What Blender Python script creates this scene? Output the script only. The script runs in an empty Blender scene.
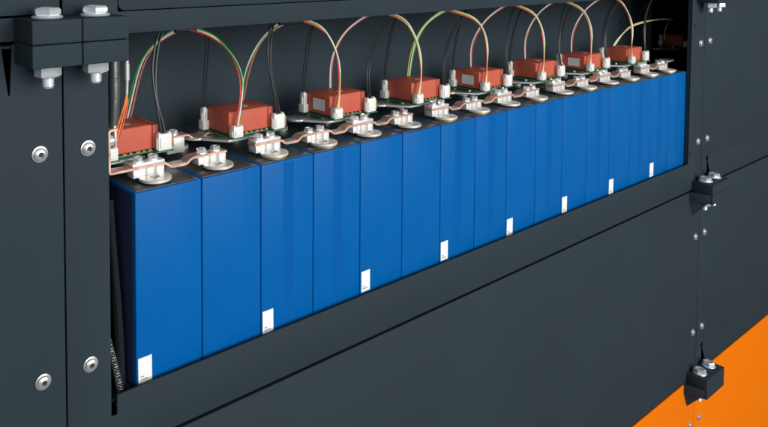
import bpy, bmesh, math, random
from mathutils import Vector, Matrix
random.seed(7)
scene = bpy.context.scene
COL = scene.collection
PI = math.pi

# ------------------------------------------------------------------ materials
def mat(name, col, rough=0.5, metal=0.0, bump=0.0, bscale=200.0, var=0.0, vscale=20.0, rvar=0.0, coat=0.0, spec=0.5, aniso=None):
    m = bpy.data.materials.new(name); m.use_nodes = True
    nt = m.node_tree; b = nt.nodes['Principled BSDF']
    b.inputs['Base Color'].default_value = (*col, 1)
    b.inputs['Roughness'].default_value = rough
    b.inputs['Metallic'].default_value = metal
    b.inputs['Specular IOR Level'].default_value = spec
    b.inputs['Coat Weight'].default_value = coat
    tc = nt.nodes.new('ShaderNodeTexCoord')
    if bump:
        n = nt.nodes.new('ShaderNodeTexNoise'); n.inputs['Scale'].default_value = bscale
        n.inputs['Detail'].default_value = 3
        if aniso:
            mp = nt.nodes.new('ShaderNodeMapping'); mp.inputs['Scale'].default_value = aniso
            nt.links.new(tc.outputs['Object'], mp.inputs['Vector']); nt.links.new(mp.outputs['Vector'], n.inputs['Vector'])
        else: nt.links.new(tc.outputs['Object'], n.inputs['Vector'])
        bp = nt.nodes.new('ShaderNodeBump'); bp.inputs['Strength'].default_value = 1.0
        bp.inputs['Distance'].default_value = bump
        nt.links.new(n.outputs['Fac'], bp.inputs['Height']); nt.links.new(bp.outputs['Normal'], b.inputs['Normal'])
    if var or rvar:
        n = nt.nodes.new('ShaderNodeTexNoise'); n.inputs['Scale'].default_value = vscale
        n.inputs['Detail'].default_value = 4
        nt.links.new(tc.outputs['Object'], n.inputs['Vector'])
        if var:
            mp = nt.nodes.new('ShaderNodeMapRange')
            mp.inputs['From Min'].default_value = 0.3; mp.inputs['From Max'].default_value = 0.7
            mp.inputs['To Min'].default_value = 1 - var; mp.inputs['To Max'].default_value = 1 + var
            nt.links.new(n.outputs['Fac'], mp.inputs['Value'])
            mx = nt.nodes.new('ShaderNodeVectorMath'); mx.operation = 'SCALE'
            mx.inputs[0].default_value = col
            nt.links.new(mp.outputs['Result'], mx.inputs['Scale'])
            nt.links.new(mx.outputs['Vector'], b.inputs['Base Color'])
        if rvar:
            mp = nt.nodes.new('ShaderNodeMapRange')
            mp.inputs['From Min'].default_value = 0.3; mp.inputs['From Max'].default_value = 0.7
            mp.inputs['To Min'].default_value = max(rough - rvar, .05); mp.inputs['To Max'].default_value = min(rough + rvar, 1)
            nt.links.new(n.outputs['Fac'], mp.inputs['Value']); nt.links.new(mp.outputs['Result'], b.inputs['Roughness'])
    return m

def dot_mat(name, base, dot, pitch, radius):
    """dark sheet with a woven grid of tiny light dots (real surface pattern of the braided / perforated sheet)"""
    m = mat(name, base, .45)
    nt = m.node_tree; b = nt.nodes['Principled BSDF']
    tc = nt.nodes.new('ShaderNodeTexCoord'); mp = nt.nodes.new('ShaderNodeMapping')
    mp.inputs['Scale'].default_value = (1/pitch,)*3
    mp.inputs['Rotation'].default_value = (PI/4, 0, 0)
    fr = nt.nodes.new('ShaderNodeVectorMath'); fr.operation = 'FRACTION'
    sb = nt.nodes.new('ShaderNodeVectorMath'); sb.operation = 'SUBTRACT'; sb.inputs[1].default_value = (.5, .5, .5)
    ml = nt.nodes.new('ShaderNodeVectorMath'); ml.operation = 'MULTIPLY'; ml.inputs[1].default_value = (0, 1, 1)
    ln = nt.nodes.new('ShaderNodeVectorMath'); ln.operation = 'LENGTH'
    lt = nt.nodes.new('ShaderNodeMath'); lt.operation = 'LESS_THAN'; lt.inputs[1].default_value = radius
    mx = nt.nodes.new('ShaderNodeMix'); mx.data_type = 'RGBA'
    mx.inputs['A'].default_value = (*base, 1); mx.inputs['B'].default_value = (*dot, 1)
    L = nt.links.new
    L(tc.outputs['Object'], mp.inputs['Vector']); L(mp.outputs['Vector'], fr.inputs[0]); L(fr.outputs['Vector'], sb.inputs[0])
    L(sb.outputs['Vector'], ml.inputs[0]); L(ml.outputs['Vector'], ln.inputs[0]); L(ln.outputs['Value'], lt.inputs[0])
    L(lt.outputs['Value'], mx.inputs['Factor']); L(mx.outputs['Result'], b.inputs['Base Color'])
    return m

M = dict(
    steel=mat('powder_coated_steel', (.0255, .0395, .0495), .68, spec=.14, bump=.00010, bscale=320, var=.05, vscale=6, rvar=.05),
    steel_in=mat('powder_coated_steel_inside', (.0255, .0395, .0495), .68, spec=.13, bump=.00006, bscale=900, var=.06, vscale=9),
    orange=mat('orange_paint', (.87, .188, .0003), .65, spec=.08, bump=.00005, bscale=900, var=.02, vscale=5),
    blue=mat('blue_film', (.0001, .112, .385), .40, spec=.14, bump=.0014, bscale=26, aniso=(1, 1, .12), var=.04, vscale=9, rvar=.08),
    blue2=mat('blue_film_reflection', (.0001, .100, .350), .46, spec=.10, bump=.0003, bscale=16),  # darker blue for the reflection bands painted on cell fronts
    celltop=mat('dark_grey_cover', (.055, .058, .06), .38, bump=.0001, bscale=500, var=.25, vscale=60, rvar=.1),
    alu=mat('matt_aluminium', (.86, .86, .84), .38, .45, bump=.0001, bscale=700, var=.06, vscale=150),
    alup=mat('plated_aluminium', (.55, .56, .55), .3, .85, bump=.0001, bscale=500, rvar=.1),
    copper=mat('bare_copper', (.93, .58, .46), .32, .6, bump=.00008, bscale=600, var=.12, vscale=90, rvar=.1),
    brass=mat('brass_gasket', (.55, .40, .18), .35, .7),
    tin=mat('tinned_copper', (.62, .63, .60), .34, .4, bump=.00008, bscale=500, rvar=.12, vscale=60),
    zinc=mat('zinc_plated_steel', (.93, .97, 1.0), .13, .62, rvar=.05, vscale=120),
    zincs=mat('brushed_screw_steel', (.56, .58, .58), .3, .6, bump=.0001, bscale=900, rvar=.1, vscale=300),
    red=mat('red_relay_plastic', (.55, .118, .072), .5, spec=.22, bump=.00005, bscale=1500, var=.05, vscale=60),
    redd=mat('dark_red_seam', (.16, .025, .014), .6),
    pcb=mat('green_circuit_board', (.02, .16, .075), .35, var=.3, vscale=300),
    chip=mat('black_chip', (.02, .02, .02), .4),
    chipb=mat('tan_component', (.34, .22, .10), .45),
    white=mat('white_nylon', (.82, .82, .78), .45),
    label=mat('white_label_paper', (.90, .91, .91), .5),
    ink=mat('grey_print', (.16, .17, .18), .6),
    black=mat('black_rubber', (.010, .011, .012), .55),
    sheet=mat('black_plastic_sheet', (.010, .013, .016), .2),
    wred=mat('red_wire', (.62, .055, .045), .35), wpink=mat('faded_red_wire', (.62, .18, .15), .35),
    wgreen=mat('green_wire', (.03, .33, .05), .35), wyg=mat('yellow_green_wire', (.52, .55, .10), .35),
    wwhite=mat('white_wire', (.80, .80, .70), .4), worange=mat('orange_wire', (.90, .24, .02), .35),
    wblack=mat('black_wire', (.022, .025, .028), .32, spec=.6),
    shrink=mat('dark_grey_heat_shrink', (.20, .205, .21), .25, .7, bump=.0003, bscale=90),
    perf=dot_mat('perforated_dark_sheet', (.012, .019, .055), (.13, .20, .46), .0024, .27),
    braid=dot_mat('braided_sleeve', (.006, .007, .008), (.42, .44, .45), .0019, .25),
)

# ------------------------------------------------------------------ mesh helpers
def merge(bm, tmp):
    me = bpy.data.meshes.new('tmp'); tmp.to_mesh(me); tmp.free(); bm.from_mesh(me); bpy.data.meshes.remove(me)

def box(bm, x0, x1, y0, y1, z0, z1, bev=0.0, seg=2, rot=None):
    t = bmesh.new()
    bmesh.ops.create_cube(t, size=1)
    for v in t.verts:
        v.co = Vector(((x0+x1)/2 + v.co.x*(x1-x0), (y0+y1)/2 + v.co.y*(y1-y0), (z0+z1)/2 + v.co.z*(z1-z0)))
    if bev: bmesh.ops.bevel(t, geom=list(t.edges), offset=bev, segments=seg, profile=.5, affect='EDGES')
    if rot: bmesh.ops.transform(t, matrix=rot, verts=t.verts)
    merge(bm, t); return bm

def lathe(bm, prof, c=(0, 0, 0), n=32, axis='Z', a0=0.0):
    """closed profile [(r,h),...] turned about an axis; r=0 ends are capped"""
    t = bmesh.new(); rings = []
    for r, h in prof:
        if r <= 1e-9: rings.append([t.verts.new((0, 0, h))])
        else: rings.append([t.verts.new((r*math.cos(a0+2*PI*k/n), r*math.sin(a0+2*PI*k/n), h)) for k in range(n)])
    for A, B in zip(rings, rings[1:]):
        for k in range(n):
            q = [A[k % len(A)], A[(k+1) % len(A)], B[(k+1) % len(B)], B[k % len(B)]]
            u = []
            for v in q:
                if v not in u: u.append(v)
            if len(u) > 2:
                try: t.faces.new(u)
                except ValueError: pass
    if axis == 'Y': bmesh.ops.transform(t, matrix=Matrix.Rotation(PI/2, 4, 'X'), verts=t.verts)   # +h -> -y
    bmesh.ops.translate(t, vec=c, verts=t.verts)
    bmesh.ops.recalc_face_normals(t, faces=t.faces)
    merge(bm, t); return bm

def poly(bm, pts, depth, plane='XZ', at=0.0, bev=0.0):
    """extrude a 2-D outline; XZ: pts=(x,z), from y=at to y=at+depth; YZ: pts=(y,z) along x; XY: pts=(x,y) along z"""
    t = bmesh.new()
    f = {'XZ': lambda a, b, d: (a, d, b), 'YZ': lambda a, b, d: (d, a, b), 'XY': lambda a, b, d: (a, b, d)}[plane]
    A = [t.verts.new(f(a, b, at)) for a, b in pts]; B = [t.verts.new(f(a, b, at+depth)) for a, b in pts]
    t.faces.new(A); t.faces.new(B[::-1]); n = len(pts)
    for k in range(n): t.faces.new((A[k], B[k], B[(k+1) % n], A[(k+1) % n]))
    bmesh.ops.recalc_face_normals(t, faces=t.faces)
    if bev: bmesh.ops.bevel(t, geom=list(t.edges), offset=bev, segments=2, profile=.5, affect='EDGES')
    merge(bm, t); return bm

def spline(P, sub=10):
    P = [Vector(p) for p in P]; Q = [2*P[0]-P[1]] + P + [2*P[-1]-P[-2]]; out = []
    for i in range(1, len(Q)-2):
        a, b, c, d = Q[i-1:i+3]
        for k in range(sub):
            t = k/sub
            out.append(.5*((2*b) + (c-a)*t + (2*a-5*b+4*c-d)*t*t + (3*b-a-3*c+d)*t**3))
    out.append(P[-1]); return out

def tube(bm, P, r, n=10, sub=10, smooth=True):
    pts = spline(P, sub) if smooth else [Vector(p) for p in P]
    rs = r if isinstance(r, list) else [r]*len(pts)
    if smooth:
        for _ in range(34):
            pts = [pts[0]]+[(a+2*p+b)/4 for a, p, b in zip(pts, pts[1:], pts[2:])]+[pts[-1]]
    t = bmesh.new(); rings = []
    up = Vector((.3, 1, .2)).normalized()
    for i, p in enumerate(pts):
        d = (pts[min(i+1, len(pts)-1)]-pts[max(i-1, 0)]).normalized()
        u = (up - d*up.dot(d)).normalized(); w = d.cross(u)
        up = u
        rings.append([t.verts.new(p + (u*math.cos(2*PI*k/n)+w*math.sin(2*PI*k/n))*rs[i]) for k in range(n)])
    for A, B in zip(rings, rings[1:]):
        for k in range(n): t.faces.new((A[k], A[(k+1) % n], B[(k+1) % n], B[k]))
    t.faces.new(rings[0][::-1]); t.faces.new(rings[-1])
    bmesh.ops.recalc_face_normals(t, faces=t.faces)
    merge(bm, t); return bm

def NB(): return bmesh.new()

def obj(name, bm, m, parent=None, label=None, smooth=True):
    me = bpy.data.meshes.new(name); bm.to_mesh(me); bm.free()
    if smooth and len(me.polygons):
        me.polygons.foreach_set('use_smooth', [True]*len(me.polygons))
        me.set_sharp_from_angle(angle=math.radians(35))
    me.materials.append(m)
    o = bpy.data.objects.new(name, me); COL.objects.link(o)
    if parent: o.parent = parent
    if label: o['label'] = label
    return o

def thing(name, label, cat, loc=(0, 0, 0), group=None):
    o = bpy.data.objects.new(name, None); COL.objects.link(o); o.location = loc
    o.empty_display_size = .02
    o['label'] = label; o['category'] = cat
    if group: o['group'] = group
    return o

def dup(root, loc, label):
    r = root.copy(); COL.objects.link(r); r.location = loc; r['label'] = label
    for ch in list(root.children):
        c = ch.copy(); COL.objects.link(c); c.parent = r
        for g in list(ch.children):
            d = g.copy(); COL.objects.link(d); d.parent = c
    return r

ORD = ['first', 'second', 'third', 'fourth', 'fifth', 'sixth', 'seventh', 'eighth', 'ninth', 'tenth', 'eleventh',
       'twelfth', 'thirteenth', 'fourteenth', 'fifteenth', 'sixteenth']

# ------------------------------------------------------------------ key dimensions (metres)
PITCH = .0815          # one cell
FY = -.010             # front plane of all cabinet faces
SX0, SX1 = -.0785, 1.3655      # vertical seams
ZT, ZM, ZL = .1663, -.260, -.684   # horizontal seams
G = .0008              # half a vertical seam gap
H = .0022              # half a horizontal seam gap
W = SX1 - SX0

# ------------------------------------------------------------------ cabinets
def screw(parent, x, z):
    b = NB()
    lathe(b, [(0.0075, 0), (.0076, .0012), (.0062, .0016), (.0060, .0034), (.0048, .0044), (.0026, .0047), (.0024, .0022), (0, .0022)], (0, 0, 0), 28, 'Y')
    s = obj('screw', b, M['zincs'], parent); s.location = (x, FY-.0002, z)
    d = NB(); lathe(d, [(.0024, .0023), (.0024, .0026), (0, .0026)], (0, 0, 0), 6, 'Y')
    obj('hex_socket', d, M['black'], s)
    return s

def housing(parent, x0, x1, z0, z1, yb, m, left=True, right=True, y0=FY+.0035):
    b = NB(); t = .002
    box(b, x0+.003, x1-.003, yb, yb+t, z0+.002, z1-.002)
    box(b, x0+.003, x1-.003, y0, yb-.0002, z0+.003, z0+.005)
    box(b, x0+.003, x1-.003, y0, yb-.0002, z1-.006, z1-.004)
    if left: box(b, x0+.003, x0+.005, y0, yb-.0002, z0+.0052, z1-.0062)
    if right: box(b, x1-.005, x1-.003, y0, yb-.0002, z0+.0052, z1-.0062)
    return obj('housing', b, m, parent)

def panel_pts(x0, x1, z0, z1): return [(x0, z0), (x1, z0), (x1, z1), (x0, z1)]
TH = .003
ROWG = 'steel battery cabinets bolted together in rows and columns'

# the open cabinet in the middle
c = thing('battery_cabinet', 'dark slate cabinet with a long open slot showing the blue battery cells', 'cabinet', (0, 0, 0), ROWG)
b = NB()
poly(b, [(SX0+G, ZM+H), (SX1-G, ZM+H), (SX1-G, ZT-H), (1.3000, ZT-H), (1.3000, -.198), (-.026, -.198), (-.026, -.2182), (-.0324, -.2182), (-.0324, ZT-H), (SX0+G, ZT-H)],
     TH, 'XZ', FY, .0006)
obj('front_frame', b, M['steel'], c)
b = NB()      # folded return flanges of posts and lip
box(b, 1.3002, 1.3025, FY+TH, -.0012, -.1975, ZT-.004)
box(b, -.0350, -.0327, FY+TH, .004, -.2175, ZT-.004)
box(b, -.0255, 1.2995, FY+TH, .0015-.003, -.2120, -.2100)
obj('return_flange', b, M['steel'], c)
b = NB()
box(b, SX0+.004, 1.424, .150, .152, ZM+.004, ZT-.004, .0004)
box(b, 1.424, 1.4262, .1295, .1522, ZM+.004, ZT-.004, .0004)
obj('back_wall', b, M['steel_in'], c)
b = NB()
box(b, SX0+.004, SX1-.004, FY+TH+.001, .1495, ZM+.003, ZM+.005)
box(b, SX0+.004, SX1-.004, .0, .1495, -.2095, -.2075)
box(b, SX0+.003, SX0+.005, FY+TH+.001, .1495, ZM+.006, ZT-.005)
box(b, SX0+.006, SX1-.004, .060, .1495, ZT-.0005, ZT+.0010)
obj('housing', b, M['steel_in'], c)
for sx, s in ((SX0, 1), (SX1, -1)):
    for z in (.0585, -.1555): screw(c, sx+s*.0240, z)
b = NB(); lathe(b, [(.0042, 0), (.0042, .0006), (.0026, .0008), (0, .0004)], (1.337, FY-.0001, ZM+.030), 20, 'Y'); obj('grommet', b, M['black'], c)
# small drilled holes in the back wall and right post (dark grommets)
for x, z in ((1.317, .095), (1.404, .063)):
    b = NB(); lathe(b, [(.0048, 0), (.0048, .0012), (.003, .0016), (0, .0012)], (x, .1498, z), 20, 'Y'); obj('grommet', b, M['black'], c)
b = NB(); lathe(b, [(.0040, 0), (.0040, .0006), (.0026, .0008), (0, .0004)], (1.3130, FY-.0001, .097), 20, 'Y'); obj('grommet', b, M['black'], c)
b = NB(); lathe(b, [(.0040, 0), (.0040, .0006), (.0026, .0008), (0, .0004)], (1.3060, FY-.0001, -.178), 20, 'Y'); obj('grommet', b, M['black'], c)

def closed_cabinet(label, col, row, m, cut=None, interior_open=False, zlow=None):
    x0, x1 = SX0 + col*W + G, SX0 + (col+1)*W - G
    zs = {1: (ZT, ZT+.424), 0: (ZM, ZT), -1: (ZL, ZM), -2: (ZL-1.3, ZL)}[row]
    z0, z1 = zs[0]+H, zs[1]-H
    c = thing('battery_cabinet', label, 'cabinet', (0, 0, 0), ROWG)
    pts = panel_pts(x0, x1, z0, z1)
    if cut: pts = cut(pts)
    b = NB(); poly(b, pts, TH, 'XZ', FY, .0006); obj('front_panel', b, m, c)
    housing(c, x0-G, x1+G, z0-H, z1+H, .30, M['steel_in'], left=not interior_open)
    zz = [z for z in (z1-.1058+H, z0+.1044-H)]
    for sx, s in ((x0-G, 1), (x1+G, -1)):
        for z in zz:
            if -.16 < sx < 1.5: screw(c, sx+s*.0232, z)
    if m is M['steel'] and x1 > 1.3:
        hx = 1.337 if col == 0 else 1.378
        b = NB(); lathe(b, [(.0042, 0), (.0042, .0006), (.0026, .0008), (0, .0004)], (hx, FY-.0001, z0+.030), 20, 'Y'); obj('grommet', b, M['black'], c)
    return c

# upper row: front frame strip below a recessed cover panel with rounded corner
def upper(label, col):
    x0, x1 = SX0 + col*W + G, SX0 + (col+1)*W - G
    z0, z1 = ZT+H*.2, ZT+.424-H
    c = thing('battery_cabinet', label, 'cabinet', (0, 0, 0), ROWG)
    a, d, e = x0+.0562, x1-.0562, z0+.0222
    b = NB()
    if col == 0:
        poly(b, [(x0, z0), (x1, z0), (x1, z1), (d, z1), (d, e), (a, e), (a, z1), (x0, z1)], TH, 'XZ', FY, .0006)
    else:
        poly(b, panel_pts(x0, x1, z0, e-.001), TH, 'XZ', FY, .0006)
        a, d = x0, x1
    obj('front_frame', b, M['steel'], c)
    r = .007; g = .0009
    pts = [(d-g, z1), (a+g, z1)]
    pts += [(a+g+r-r*math.cos(t*PI/12), e+g+r-r*math.sin(t*PI/12)) for t in range(7)]
    pts += [(d-g-r+r*math.sin(t*PI/12), e+g+r-r*math.cos(t*PI/12)) for t in range(7)]
    b = NB(); poly(b, pts, TH, 'XZ', FY+.0004, .0008); obj('cover_panel', b, M['steel'], c)
    housing(c, x0-G, x1+G, z0, z1+H, .30, M['steel_in'])
    return c
upper('dark slate cabinet above the open slot, its lower edge forming the rail over the wires', 0)
upper('dark slate cabinet at the top left corner, above and left of the left clamps', -1)

def cut_left(p):    # tapered relief slot by the clamp
    (x0, z0), (x1, _), (_, z1), _2 = p
    return [(x0, z0), (x1, z0), (x1, z1), (-.1250, z1), (-.1277, .118), (-.1292, .118), (-.1350, z1), (x0, z1)]
closed_cabinet('dark slate cabinet at the left edge, beside the open slot, two screws near its seam', -1, 0, M['steel'], cut_left)
def cut_right(p):   # tiny tapered relief slots above the clamps
    (x0, z0), (x1, _), (_, z1), _2 = p
    return [(x0, z0), (1.396, z0), (1.3945, z0+.049), (1.3905, z0+.0535), (1.3905, z0+.0585), (1.394, z0+.0620), (1.399, z0+.0620), (1.4025, z0+.0585), (1.4025, z0+.0535), (1.4005, z0+.049), (1.424, z0), (x1, z0), (x1, z1), (x0, z1)]
closed_cabinet('dark slate blank cabinet on the right, level with the open slot', 1, 0, M['steel'], cut_right, interior_open=True)
closed_cabinet('wide dark slate blank cabinet below the open slot, above the orange', 0, -1, M['steel'])
closed_cabinet('dark slate blank cabinet at the right edge, directly above the orange corner', 1, -1, M['steel'], cut_right)
closed_cabinet('bright orange cabinet face left of the thin seam under the lowest clamps', 0, -2, M['orange'])
closed_cabinet('bright orange cabinet face right of the thin seam, filling the lower right corner', 1, -2, M['orange'])

# ------------------------------------------------------------------ corner clamps
def hexa(bm, r, z0, z1, ch=.0012, a0=.3):
    lathe(bm, [(0, z0), (r-ch, z0), (r, z0+ch), (r, z1-ch), (r-ch, z1), (r*.55, z1), (r*.5, z1-.0006), (0, z1-.0006)], n=6, a0=a0)

def clamp(label, seam, zs, side, gusset, dep=.048, by=-.0235):
    """side -1: left of the seam, +1: right.  local origin at seam, front plane of wall, seam height"""
    c = thing('corner_clamp', label, 'clamp', (seam, FY, zs), 'bolted corner clamps joining the cabinets')
    x0, x1 = (-.0450, -.0005) if side < 0 else (.0005, .0450)
    xc = (x0+x1)/2
    b = NB(); box(b, x0, x1, -dep, -.0003, .0004, .0212, .0011, 3); obj('upper_block', b, M['steel'], c)
    b = NB(); box(b, x0, x1, -dep, -.0003, -.0204, -.0004, .0011, 3); obj('lower_block', b, M['steel'], c)
    if gusset:
        b = NB()
        poly(b, [(x0-.0002, -.0003), (x0-.0002, -dep+.004), (x0-.0125, -.0003)], .0190, 'XY', -.0200, .0003)
        t = bmesh.new()
        tri = [(x0-.0120, -.0003, -.0203), (x0+.0050, -.0003, -.0560), (x0+.0060, -dep*.72, -.0206)]
        A = [t.verts.new(p) for p in tri]; B = [t.verts.new((p[0]+.004, p[1], p[2])) for p in tri]
        t.faces.new(A); t.faces.new(B[::-1])
        for k in range(3): t.faces.new((A[k], B[k], B[(k+1) % 3], A[(k+1) % 3]))
        bmesh.ops.recalc_face_normals(t, faces=t.faces); merge(b, t)
        obj('gusset', b, M['steel'], c)
    a = random.uniform(0, 1)
    b = NB()
    lathe(b, [(0, .0213), (.0136, .0213), (.0140, .0221), (.0134, .0232), (.0122, .0238), (0, .0238)], n=36)
    hexa(b, .0127, .0236, .0306, .0018, a0=a)
    o = obj('bolt', b, M['zinc'], c); o.location = (xc, by, 0)
    b = NB(); lathe(b, [(0, -.0205), (.0120, -.0205), (.0124, -.0212), (.0120, -.0222), (0, -.0222)], n=32)
    hexa(b, .0118, -.0315, -.0222, a0=a+.4)
    o = obj('nut', b, M['zinc'], c); o.location = (xc, by, 0)
    b = NB()
    pr = [(0, -.030)]
    for k in range(9): pr += [(.0056, -.0302-.0012*k), (.0049, -.0308-.0012*k)]
    pr += [(.0044, -.0416), (0, -.0418)]
    lathe(b, pr, n=20); t = obj('bolt_thread', b, M['zinc'], c); t.location = (xc, by, 0)
for seam, zs, row, gus in ((SX0, ZT+.001, 'upper left of the open slot', False), (SX1, ZT+.001, 'top right, above the right post', False),
                           (SX1, ZM, 'right end of the black seam', True), (SX1, ZL, 'orange lower right corner', True)):
    kw = {} if seam < 0 else dict(dep=.0415, by=-.0175)
    clamp('left half of the dark bolted clamp pair at the %s' % row, seam, zs, -1, gus, **kw)
    clamp('right half of the dark bolted clamp pair at the %s' % row, seam, zs, 1, False, **kw)

# ------------------------------------------------------------------ battery cells
CW = PITCH - .0006
def make_cell(kind, banded):
    t = thing('battery_cell', '', 'battery', (0, 0, 0), 'row of blue prismatic battery cells')
    b = NB(); box(b, .0006, CW, 0, .140, -.2070, 0, .0013, 3); obj('film_wrap', b, M['blue'], t)
    b = NB(); box(b, .0035, CW-.0030, .0035, .1365, -.0012, .0007, .0005); obj('top_cover', b, M['celltop'], t)
    if banded:
        b = NB(); box(b, .034, .050, -.00012, .0004, -.2065, -.0022, .00005, 1); obj('reflection_band', b, M['blue2'], t)  # soft dark reflection on the face, put in as a darker strip
    b = NB()
    lathe(b, [(.0062, .0008), (.0164, .0008), (.0164, .0031), (.0062, .0031)], (.0355, .0212, 0), 40); obj('gasket', b, M['brass' if banded else 'black'], t)
    b = NB()
    lathe(b, [(.0054, .0032), (.0175, .0032), (.0178, .0036), (.0178, .0059), (.0174, .0063), (.0060, .0063), (.0054, .0058), (.0054, .0032)], (.0355, .0212, 0), 48)
    obj('terminal_ring', b, M['alu'], t)
    b = NB(); lathe(b, [(0, .0009), (.0053, .0009), (.0053, .0020), (.0030, .0030), (0, .0030)], (.0355, .0212, 0), 24); obj('terminal_stud', b, M['chip'], t)
    b = NB()      # extruded terminal block, ribbed front
    box(b, .0120, .0208, .0258, .0410, .0063, .0148, .0005)
    box(b, .0405, .0495, .0258, .0410, .0063, .0148, .0005)
    box(b, .0206, .0407, .0300, .0400, .0064, .0146, .0003); box(b, .0293, .0315, .0268, .0305, .0064, .0146, .0003)
    obj('terminal_block', b, M['alu'], t)
    b = NB()      # rear terminal
    lathe(b, [(0, .0008), (.0100, .0008), (.0100, .0046), (.0094, .0052), (0, .0052)], (.0455, .122, 0), 32)
    obj('rear_terminal', b, M['alu'], t)
    if kind == 'sticker':
        b = NB(); box(b, .0022, .0182, -.00026, .0002, -.2034, -.1755, .0001, 1)
        s = obj('sticker', b, M['label'], t)
        b = NB()
        for k, ws in enumerate((((.0047, .0062), (.0067, .0084)), ((.0047, .0070), (.0074, .0092), (.0096, .0132)))):
            for w0, w1 in ws: box(b, w0, w1, -.00034, -.0002, -.1962-.0032*k, -.1950-.0032*k)
        obj('print', b, M['ink'], s)
    return t
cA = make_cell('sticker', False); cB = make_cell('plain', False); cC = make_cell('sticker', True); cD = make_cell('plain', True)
used = set()
for i in range(16):
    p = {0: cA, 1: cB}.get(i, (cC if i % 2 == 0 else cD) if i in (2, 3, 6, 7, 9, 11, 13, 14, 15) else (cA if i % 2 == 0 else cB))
    lab = '%s blue cell counting from the left post, %s' % (ORD[i], 'white sticker at its lower left' if i % 2 == 0 else 'plain face without a sticker')
    if i == 0: lab = 'nearest blue cell at the left end, its dark side visible, white sticker low on face'
    if i == 15: lab = 'farthest blue cell, at the right end of the row beside the right post'
    loc = (i*PITCH, 0, 0)
    if p.name not in used:
        used.add(p.name); p.location = loc; p['label'] = lab
    else: p = dup(p, loc, lab)
    for ch in p.children:
        if ch.name.startswith('sticker'):
            a = random.uniform(-.012, .012); ch.rotation_euler = (0, a, 0)
            ch.location = (.19*a+random.uniform(0, .0008), 0, [0, 0, .0035, .003, 0, .002, .002, .004][i//2])
# ------------------------------------------------------------------ copper busbars
Y0, Y1 = .0260, .0408
def strip(prof, th=.0030, y0=Y0, y1=Y1):
    """flat bar following (x,z) profile (its underside), thickness th"""
    P = [Vector((a, 0, z)) for a, z in prof]; n = len(P); off = []
    for i in range(n):
        d0 = (P[i]-P[i-1]).normalized() if i else None; d1 = (P[i+1]-P[i]).normalized() if i < n-1 else None
        d = ((d0 or d1)+(d1 or d0)).normalized(); nn = Vector((-d.z, 0, d.x))
        k = 1.0 if not (d0 and d1) else 1/max(.5, math.cos(d0.angle(d1)/2))
        off.append(P[i]+nn*th*k)
    t = bmesh.new(); R = []; e = .0005
    sec = lambda p, q: [p.lerp(q, e/th)+Vector((0, y0, 0)), p+Vector((0, y0+e, 0)), p+Vector((0, y1-e, 0)), p.lerp(q, e/th)+Vector((0, y1, 0)),
                        q.lerp(p, e/th)+Vector((0, y1, 0)), q+Vector((0, y1-e, 0)), q+Vector((0, y0+e, 0)), q.lerp(p, e/th)+Vector((0, y0, 0))]
    for p, q in zip(P, off): R.append([t.verts.new(v) for v in sec(p, q)])
    for A, B in zip(R, R[1:]):
        for k in range(8): t.faces.new((A[k], A[(k+1) % 8], B[(k+1) % 8], B[k]))
    t.faces.new(R[0][::-1]); t.faces.new(R[-1])
    bmesh.ops.recalc_face_normals(t, faces=t.faces)
    b = NB(); merge(b, t); return b
ZB = .0149
def bolt_bm(a):
    b = NB()
    lathe(b, [(0, 0), (.0068, 0), (.0070, .0005), (.0068, .0011), (0, .0011)], n=28)
    hexa(b, .0058, .0011, .0056, .0007, a)
    return b
def smooth_corners(P, r=.0018, n=4):
    out = [P[0]]
    for a, p, q in zip(P, P[1:], P[2:]):
        a, p, q = Vector(a), Vector(p), Vector(q)
        u = p+(a-p).normalized()*min(r, (a-p).length*.45); v = p+(q-p).normalized()*min(r, (q-p).length*.45)
        for k in range(n+1):
            t = k/n; w = u*(1-t)**2+p*2*t*(1-t)+v*t*t; out.append((w.x, w.y))
    out.append(P[-1]); return out
groups = [(0, 1), (2, 5), (6, 9), (10, 13), (14, 15)]
names = ['first and second cells, left end bent upright', 'third to sixth cells', 'seventh to tenth cells', 'eleventh to fourteenth cells', 'two farthest cells, grey lug at its right end']
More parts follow.
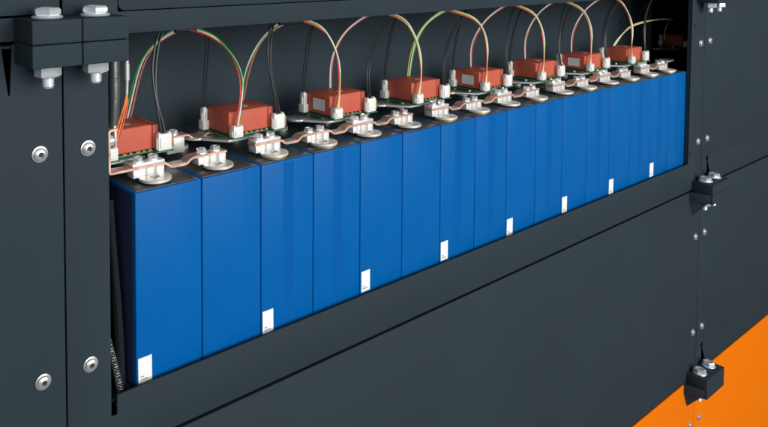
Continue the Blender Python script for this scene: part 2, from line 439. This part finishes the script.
for (i0, i1), nm in zip(groups, names):
    t = thing('busbar', 'copper busbar across front terminals of the ' + nm, 'busbar', (i0*PITCH, 0, 0), 'copper busbars linking the front terminals')
    P = []
    for i in range(i0, i1+1):
        ox = (i-i0)*PITCH
        if i == i0:
            if i0 == 0: P += [(-.0060, .0635), (-.0165, .0635), (-.0165, ZB)]
            else: P += [(.0105, ZB)]
        P += [(ox+.0520, ZB)]
        if i < i1: P += [(ox+.0580, ZB-.0055), (ox+.0795, ZB-.0055), (ox+PITCH+.0040, ZB+.0022-.0022)]
        else: P[-1] = (ox+.0510, ZB)
    o = obj('copper_strip', strip(smooth_corners(P, .0042)), M['copper'], t)
    for i in range(i0, i1):     # tin-plated bend between two terminals
        ox = (i-i0)*PITCH
        b = NB(); box(b, ox+.0600, ox+.0785, Y0+.0012, Y1-.0012, ZB-.0055+.0031, ZB-.0055+.0034); obj('tinned_patch', b, M['tin'], t)
    if i0 == 0:
        b = NB(); lathe(b, [(0, 0), (.0070, 0), (.0070, .003), (.0058, .0036), (.0058, .0076), (0, .0082)], n=20)
        o = obj('lug_bolt', b, M['zinc'], t); o.rotation_euler = (0, PI/2, 0); o.location = (-.0163, .0334, .050)
        b = NB(); box(b, -.01985, -.0197, Y0+.001, Y1-.001, .022, .062); obj('tinned_face', b, M['tin'], t)
    if i1 == 15:
        b = NB()
        pts = [(.1310, .0270), (.150, .027)]+[(.172+.014*math.cos(k*PI/8-PI/2), .044+.014*math.sin(k*PI/8-PI/2)) for k in range(9)]+[(.150, .060), (.1310, .052)]
        poly(b, pts, .002, 'XY', ZB+.0034, .0003); o = obj('end_lug', b, M['tin'], t)
    for i in range(i0, i1+1):
        ox = (i-i0)*PITCH; top = ZB+.0031
        if i % 2 == 0:
            b = NB(); box(b, ox+.0112, ox+.0500, .0256, .0404, ZB+.0032, ZB+.0068, .0006); obj('sense_plate', b, M['alu'], t)
            top = ZB+.0069
        for dx in (.0205, .0392):
            b = bolt_bm(random.uniform(0, 1)); o = obj('bolt', b, M['zinc'], t); o.location = (ox+dx, .0332+random.uniform(-.0004, .0004), top)

# the one rear busbar that can be seen, between first and second red modules
t = thing('busbar', 'copper busbar on a white block behind, between first and second red modules', 'busbar', (.0815, .090, 0), 'rear copper busbars')
b = NB(); box(b, .0060, .0300, -.004, .012, .0063, .0250, .0008); obj('terminal_block', b, M['alu'], t)
obj('copper_strip', strip(smooth_corners([(-.004, .0252), (.034, .0252), (.041, .0195), (.056, .0195), (.063, .0235), (.070, .0235)]), .0026, -.006, .012), M['copper'], t)
b = bolt_bm(.3); o = obj('bolt', b, M['zinc'], t); o.location = (.018, .004, .0279)

# ------------------------------------------------------------------ red relay modules
def make_module(sticker):
    t = thing('relay_module', '', 'relay module', (0, 0, 0), 'red relay modules standing on the battery cells')
    b = NB()
    box(b, -.0380, .0500, .0418, .0980, .0268, .0285, .0003)
    box(b, -.0378, -.0190, .0290, .0417, .0268, .0285, .0003)
    box(b, .0270, .0480, .0330, .0417, .0268, .0285, .0003)
    pc = obj('circuit_board', b, M['pcb'], t)
    b = NB()
    for (x, w) in ((-.010, .0045), (-.002, .003), (.006, .005), (.014, .003), (.021, .004)):
        box(b, x, x+w, .0419, .0419+.0006, .0270, .0284); box(b, x, x+w, .0422, .0438-.0010, .0286, .0302)
    obj('component', b, M['chipb'], pc)
    b = NB()
    box(b, -.0330, .0262, .0440, .0900, .0300, .0570, .0012, 3)      # main can
    box(b, .0276, .0345, .0440, .0900, .0300, .0566, .0010, 3)       # end cap
    box(b, -.0338, -.0262, .0424, .0900, .0300, .0562, .0010, 3)     # front-left edge rib
    o = obj('case', b, M['red'], t)
    b = NB(); box(b, .0255, .0285, .0450, .0888, .0303, .0560); obj('case_seam', b, M['redd'], o)
    b = NB(); lathe(b, [(0, .0566), (.0048, .0566), (.0048, .0572), (.0040, .0576), (.0030, .0574), (0, .0572)], (.004, .064, 0), 28); obj('vent_cap', b, M['tin'], o)
    if sticker:
        b = NB(); box(b, -.03405, -.0337, .0530, .0760, .0352, .0505, .0001, 1); s = obj('label', b, M['label'], o)
        b = NB()
        for k in range(3): box(b, -.0342, -.0340, .0545, .0562, .0392+k*.003, .0399+k*.003)
        obj('print', b, M['ink'], s)
    # connectors
    def conn(x0, x1, y0, y1, z0, z1):
        b = NB(); box(b, x0, x1, y0, y1, z0, z1, .0006)
        box(b, x0+.002, x1-.002, y0-.0012, y0+.001, z0+.002, z1-.004, .0004)
        box(b, x0-.0011, x0+.001, y0+.002, y1-.002, z0+.001, z1-.005, .0004)
        box(b, x0+.0012, x0+.0030, y0+.001, y1-.001, z1-.0004, z1+.0016, .0003)
        box(b, x1-.0030, x1-.0012, y0+.001, y1-.001, z1-.0004, z1+.0016, .0003)
        return b
    obj('wire_connector', conn(-.0350, -.0212, .0300, .0400, .0286, .0415), M['white'], t)
    obj('wire_connector', conn(.0295, .0460, .0345, .0420, .0286, .0470), M['white'], t)
    b = conn(-.0405, -.0345, .0880, .0960, .0286, .0545); box(b, -.0420, -.0336, .086, .0975, .0287, .0400, .0006)
    obj('wire_connector', b, M['white'], t)
    b = NB()
    box(b, .0462, .0500, .036, .041, .030, .044, .0008); obj('fuse', b, M['chipb'], t)
    # tinned lug plate beneath
    b = NB()
    pts = [(.020, .048), (.020, .108)]+[(-.050+.018*math.cos(PI/2+k*PI/8)*.8, .092+.016*math.sin(PI/2+k*PI/8)) for k in range(9)]+[(-.052, .076), (-.030, .048)]
    poly(b, pts, .0030, 'XY', .0190, .0006); obj('lug_plate', b, M['tin'], t)
    b = NB()
    for x, y in ((-.022, .07), (.012, .07), (.012, .1), (-.022, .1)): lathe(b, [(0, .0220), (.003, .0220), (.003, .0268), (0, .0268)], (x, y, 0), 12)
    obj('standoff', b, M['zinc'], t)
    return t
mP = make_module(False); mS = make_module(True)
stick = {2, 4, 6}
first = {False: True, True: True}
BOXC = [.018+.163*k for k in range(8)]
for k, cx in enumerate(BOXC):
    s = k in stick; p = mS if s else mP
    lab = '%s red relay module from the left, %s' % (ORD[k], 'white label on its end' if s else 'no label on its end')
    if k == 0: lab = 'nearest red relay module, at the left end behind the upright copper strip'
    if k == 7: lab = 'last brightly lit red relay module, at the right end of the row'
    if first[s]: first[s] = False; p.location = (cx, 0, 0); p['label'] = lab
    else: p = dup(p, (cx+random.uniform(-.0006, .0006), random.uniform(-.0006, .0006), 0), lab); p.rotation_euler = (0, 0, random.uniform(-.014, .014))
dup(mP, (1.610, .078, -.009), 'dark shaded red relay module beyond the right post, in the black recess')

# ------------------------------------------------------------------ wires
FA = {1: (-.020, -.015, -.036, -.072), 2: (-.020, -.018, -.030, -.062), 3: (-.018, -.016, -.030, -.058), 4: (-.020, -.014, -.028, -.088),
      5: (-.017, -.012, -.025, -.071), 6: (-.020, -.012, -.026, -.072), 7: (-.024, -.012, -.030, -.055)}
RA = {0: (.022, .027, .033, .060), 1: (.020, .022, .030, .055), 2: (.013, .008, .014, .042), 3: (.017, .016, .020, .048),
      4: (.012, .004, .013, .046), 5: (.011, -.001, .001, .028), 6: (.007, -.001, .004, .032), 7: (0, 0, 0, 0)}
BT = [.042, .039, .106, .118, .080, .082, .118, .100]
BM = [.029, .027, .047, .051, .042, .043, .050, .044]
def wire(parent, P, m, r=.00105):
    b = NB(); tube(b, P, r, 8, 9); return obj('wire', b, m, parent)
def jit(P, s): return [(x+random.uniform(-s, s), y+random.uniform(-s, s), z+random.uniform(-s, s)) for x, y, z in P]
def shift(P, d): return [(x+d[0], y+d[1], z+d[2]) for x, y, z in P]
ZS = .1585
WL = 'wire bundle'
for k, cx in enumerate(BOXC):
    o = ORD[k]
    # front bundle, arcs up and left to the harness sleeve behind the rail
    if k > 0:
        t = thing('wire_bundle', 'coloured wires arching left from the front connector of the %s red module' % o, WL, (cx, 0, 0), 'coloured wire arches')
        a1, a2, a3, a4 = FA[k]
        base = [(-.028, .0350, .0405), (a1-.003, .0365, .058), (a1, .038, .074), (a2, .0420, .105), (a3, .0475, .138), ((a3+a4)/2, .050, .1505), (a4, .052, .1575), (a4-.02, .053, .163)]
        cols = [('wred', -.0024), ('wyg' if k > 1 else 'wgreen', .0006), ('wwhite', .0026)] if k % 3 != 0 else [('wpink', -.0024), ('wyg', .0004), ('wwhite', .0026)]
        if k == 1: cols = [('wred', -.0026), ('wwhite', .0012), ('wgreen', .0030)]
        for n, (cn, dx) in enumerate(cols):
            Q = [(x+dx*(1.0 if i < 2 else .75)*(-1 if i == 4 else 1)+(random.uniform(-.0012, .0012) if i > 1 else 0), y+(n-1)*.0014*math.sin(i*1.3), z+(n-1)*.0015*(i > 3)) for i, (x, y, z) in enumerate(base)]
            wire(t, Q, M[cn])
    # rear bundle, arcs up and right
    t = None if k == 7 else thing('wire_bundle', 'coloured wires arching right from behind the %s red module' % o, WL, (cx, 0, 0), 'coloured wire arches')
    e = random.uniform(-.005, .005)
    b1, b2, b3, b4 = RA[k]
    base = [(.012, .0930, .030), (b1, .0920, .062), (b2, .0860, .097), (b3, .0700, .134), ((b3+b4)/2+.002, .0620, .149), (b4, .0560, .1575), (b4+.020, .0540, .163)]
    if k == 0: cols = [('wgreen', -.0022), ('wwhite', 0), ('wpink', .0030)]
    elif k == 1: cols = [('wwhite', -.0014), ('wgreen', .0008), ('wpink', .003)]
    elif k in (2, 5, 6): cols = [('wwhite', -.0008), ('wpink', .0010)]
    else: cols = [('wyg', -.0016), ('wwhite', .0010), ('wgreen', .0032)]
    if k == 4: cols = [('wwhite', -.001), ('wred', .0014)]
    for n, (cn, dx) in enumerate(cols if t else []):
        Q = [(x+dx*(1.2 if i < 4 else .6)+(random.uniform(-.0012, .0012) if i > 0 else 0), y+(n-1)*.001*math.cos(i*1.7), z-(n-1)*.0014*(i > 3)) for i, (x, y, z) in enumerate(base)]
        wire(t, Q, M[cn])
    if k < 2: b = NB(); tube(b, [(.052+.01*(k==0), .0535, ZS+.0005), (.070, .0535, ZS+.0005), (.090, .0535, ZS)], .0030, 12); obj('sleeve', b, M['black'], t)
    # black pair from the big front-right connector
    t = thing('wire_pair', 'pair of thin black wires rising from the front connector right of the %s red module' % o, 'wire pair', (cx, 0, 0), 'black wire pairs')
    tx, mx = BT[k], BM[k]
    for n, d in enumerate((-.0022, .0022)):
        Q = [(.0375+d, .0380, .0462), (.0345+d, .0385, .062), (.0305+(mx-.028)*.3+d*(.2 if k < 2 else .9), .0400, .082), (mx+d*.9, .0440, .113), ((mx*1.1+tx)/2.1+d, .0490, .141), (tx+d, .0530, .1575), (tx+.008+d, .054, .163)]
        wire(t, jit(Q, .0006), M['wblack'], .00135 if k < 2 else .00115)
    # rear-left thin pair
    t = thing('wire_pair', 'thin black wires rising from the small rear connector left of the %s red module' % o, 'wire pair', (cx, 0, 0), 'black wire pairs')
    if k > 0:
        for n, d in enumerate((-.0018, .0018)):
            Q = [(-.0375+d*.6, .0920, .0540), (-.0385+d, .0900, .080), (-.0400+d*1.3+tx*.02, .0840, .115), (-.0480+d+tx*.04, .0700, .145), (-.0560+d+.1*(tx-.04), .0580, ZS), (-.051+d+.1*(tx-.04), .055, .163)]
            wire(t, jit(Q, .0006), M['wblack'], .00095)
    else:
        bpy.data.objects.remove(t)

# the wires crossing to the dark recess at the right end
t = thing('wire_bundle', 'white and red wires arching low into the dark recess at the right end', WL, (1.159, 0, 0), 'coloured wire arches')
for n, (cn, d) in enumerate((('wwhite', 0), ('wpink', .0022), ('wyg', .0040))):
    wire(t, [(-.004+d*.4, .088, .050), (.008+d, .086, .066-d), (.035, .080, .086+d*.5), (.065, .078, .0965+d*.6), (.123, .078, .1015+d*.5), (.185, .078, .1042-d*.4), (.250, .078, .1005), (.30, .078, .088)], M[cn], .0012)
t = thing('wire_pair', 'thin pale wires hanging over the dark red module in the recess', 'wire pair', (1.45, 0, 0), 'black wire pairs')
for d in (0, .006): wire(t, [(-.03+d, .10, .050), (-.028+d, .10, .075), (-.02+d*.3, .09, .100), (.0, .08, .13), (.02, .075, .158)], M['wwhite' if d else 'wblack'], .0008)

# ------------------------------------------------------------------ left end: heavy cable, thin sensor lead, sheets
t = thing('power_cable', 'thick dark heat-shrunk cable dropping from the left clamp to the upright copper strip', 'cable', (-.0045, .036, .064))
b = NB()
P = [(0, 0, .094), (0, 0, .080), (0, 0, .0795), (0, 0, .052), (0, 0, .0515), (0, 0, .030), (0, 0, .0295), (-.001, 0, .006), (-.002, 0, .0)]
tube(b, P, [.0064, .0064, .0058, .0058, .0064, .0064, .0058, .0056, .0050], 20, 1, smooth=False); obj('sheath', b, M['shrink'], t)
b = NB(); lathe(b, [(0, .069), (.0068, .069), (.0068, .092), (.0060, .094), (0, .094)], n=20); obj('ferrule', b, M['zinc'], t)
b = NB(); poly(b, [(-.0072, -.020), (.0072, -.020), (.0050, .002), (-.0050, .002)], .0024, 'YZ', -.0026, .0005); obj('cable_lug', b, M['tin'], t)
t = thing('sensor_lead', 'slim silver inline connector with bright orange wires beside the thick left cable', 'connector', (.0100, .0400, .080))
b = NB()
tube(b, [(.0045, .004, .064), (.0045, .004, .048), (.0045, .004, .0479), (.0045, .004, .030), (.0045, .004, .0299), (.004, .004, .014)], [.0022, .0022, .0029, .0029, .0019, .0017], 14, 1, smooth=False)
obj('barrel', b, M['tin'], t)
b = NB(); tube(b, [(.0045, .004, .078), (.0045, .004, .063)], .0027, 14, 1, smooth=False); obj('grip', b, M['black'], t)
for cn, d in (('worange', -.001), ('worange', .0012), ('wred', .0032)):
    wire(t, [(.004, .004, .016), (.0015+d, .002, .004), (-.008+d*1.5, -.002, -.016), (-.0140+d, -.005, -.034), (-.018+d, -.006, -.0445)], M[cn], .0009)

t = thing('insulation_sheet', 'glossy black plastic sheet standing left of the nearest blue cell', 'sheet', (-.0165, 0, -.207))
b = NB()
n = 14
tt = bmesh.new(); R = []
for k in range(n+1):
    z = .203*k/n; u = k/n; wv = .0012*math.sin(u*5)
    cx, cy, rr = .0040-.0085*u+wv, .0085+.004*u, .0046
    fr = [(cx+rr*math.sin(t), cy-rr*math.cos(t)) for t in [math.radians(30-20*j) for j in range(7)]]+[(cx-rr+.001, .050), (cx-rr+.004, .136)]
    R.append([tt.verts.new((x, y, z)) for x, y in fr]+[tt.verts.new((x+.0008, y+.0004, z)) for x, y in fr[::-1]])
for A, B in zip(R, R[1:]):
    for k in range(18): tt.faces.new((A[k], A[(k+1) % 18], B[(k+1) % 18], B[k]))
tt.faces.new(R[0][::-1]); tt.faces.new(R[-1]); bmesh.ops.recalc_face_normals(tt, faces=tt.faces); merge(b, tt)
obj('sheet_body', b, M['sheet'], t)
t = thing('perforated_sheet', 'dark navy dotted sheet clinging to the side of the nearest blue cell', 'sheet', (-.0012, .0030, -.206))
b = NB(); box(b, .0007, .0010, .0025, .130, 0, .2030); obj('sheet_body', b, M['perf'], t)
t = thing('braided_sleeve', 'black braided sleeve with pale flecks, in the bottom left corner of the slot', 'sleeve', (-.022, .004, -.205))
b = NB(); tube(b, [(.006, .0, 0), (.0035, .004, .022), (-.0045, .010, .060), (-.012, .02, .10)], .0036, 14, 8); obj('sleeve_body', b, M['braid'], t)

# ------------------------------------------------------------------ camera
cam = bpy.data.cameras.new('camera'); co = bpy.data.objects.new('camera', cam); COL.objects.link(co)
cam.sensor_width = 36; cam.sensor_fit = 'HORIZONTAL'
cam.lens = 712.29/768*36
cam.shift_x = (384-265)/768; cam.shift_y = -(213.5+8.414)/768
cam.clip_start = .01; cam.clip_end = 100
r0 = Vector((.79451775, -.60724093, 0)); r1 = Vector((-.02860054, -.03742112, -.99889022)); r2 = Vector((.60656702, .79363601, -.04709916))
m3 = Matrix((r0, -r1, -r2)).transposed()
co.matrix_world = Matrix.Translation((-.33154904, -.65467812, .24197973)) @ m3.to_4x4()
scene.camera = co

# ------------------------------------------------------------------ studio light
w = bpy.data.worlds.new('World'); scene.world = w; w.use_nodes = True
w.node_tree.nodes['Background'].inputs['Color'].default_value = (.9, .96, 1, 1)
w.node_tree.nodes['Background'].inputs['Strength'].default_value = .14
def area(name, loc, target, sx, sy, power, col=(1, 1, 1)):
    L = bpy.data.lights.new(name, 'AREA'); L.shape = 'RECTANGLE'; L.size = sx; L.size_y = sy; L.energy = power; L.color = col
    o = bpy.data.objects.new(name, L); COL.objects.link(o); o.location = loc
    o.rotation_euler = (Vector(target)-Vector(loc)).to_track_quat('-Z', 'Y').to_euler()
    return o
area('softbox', (.95, -3.2, .72), (.55, 0, 0), 3.2, 2.0, 134, (1, .985, .96))

area('side_softbox', (-1.9, -2.7, 1.0), (.1, 0, 0), .9, 1.2, 20, (.93, .97, 1))
scene.view_settings.view_transform = 'Standard'; scene.view_settings.look = 'None'
scene.view_settings.exposure = 0; scene.view_settings.gamma = 1
scene.cycles.max_bounces = 8
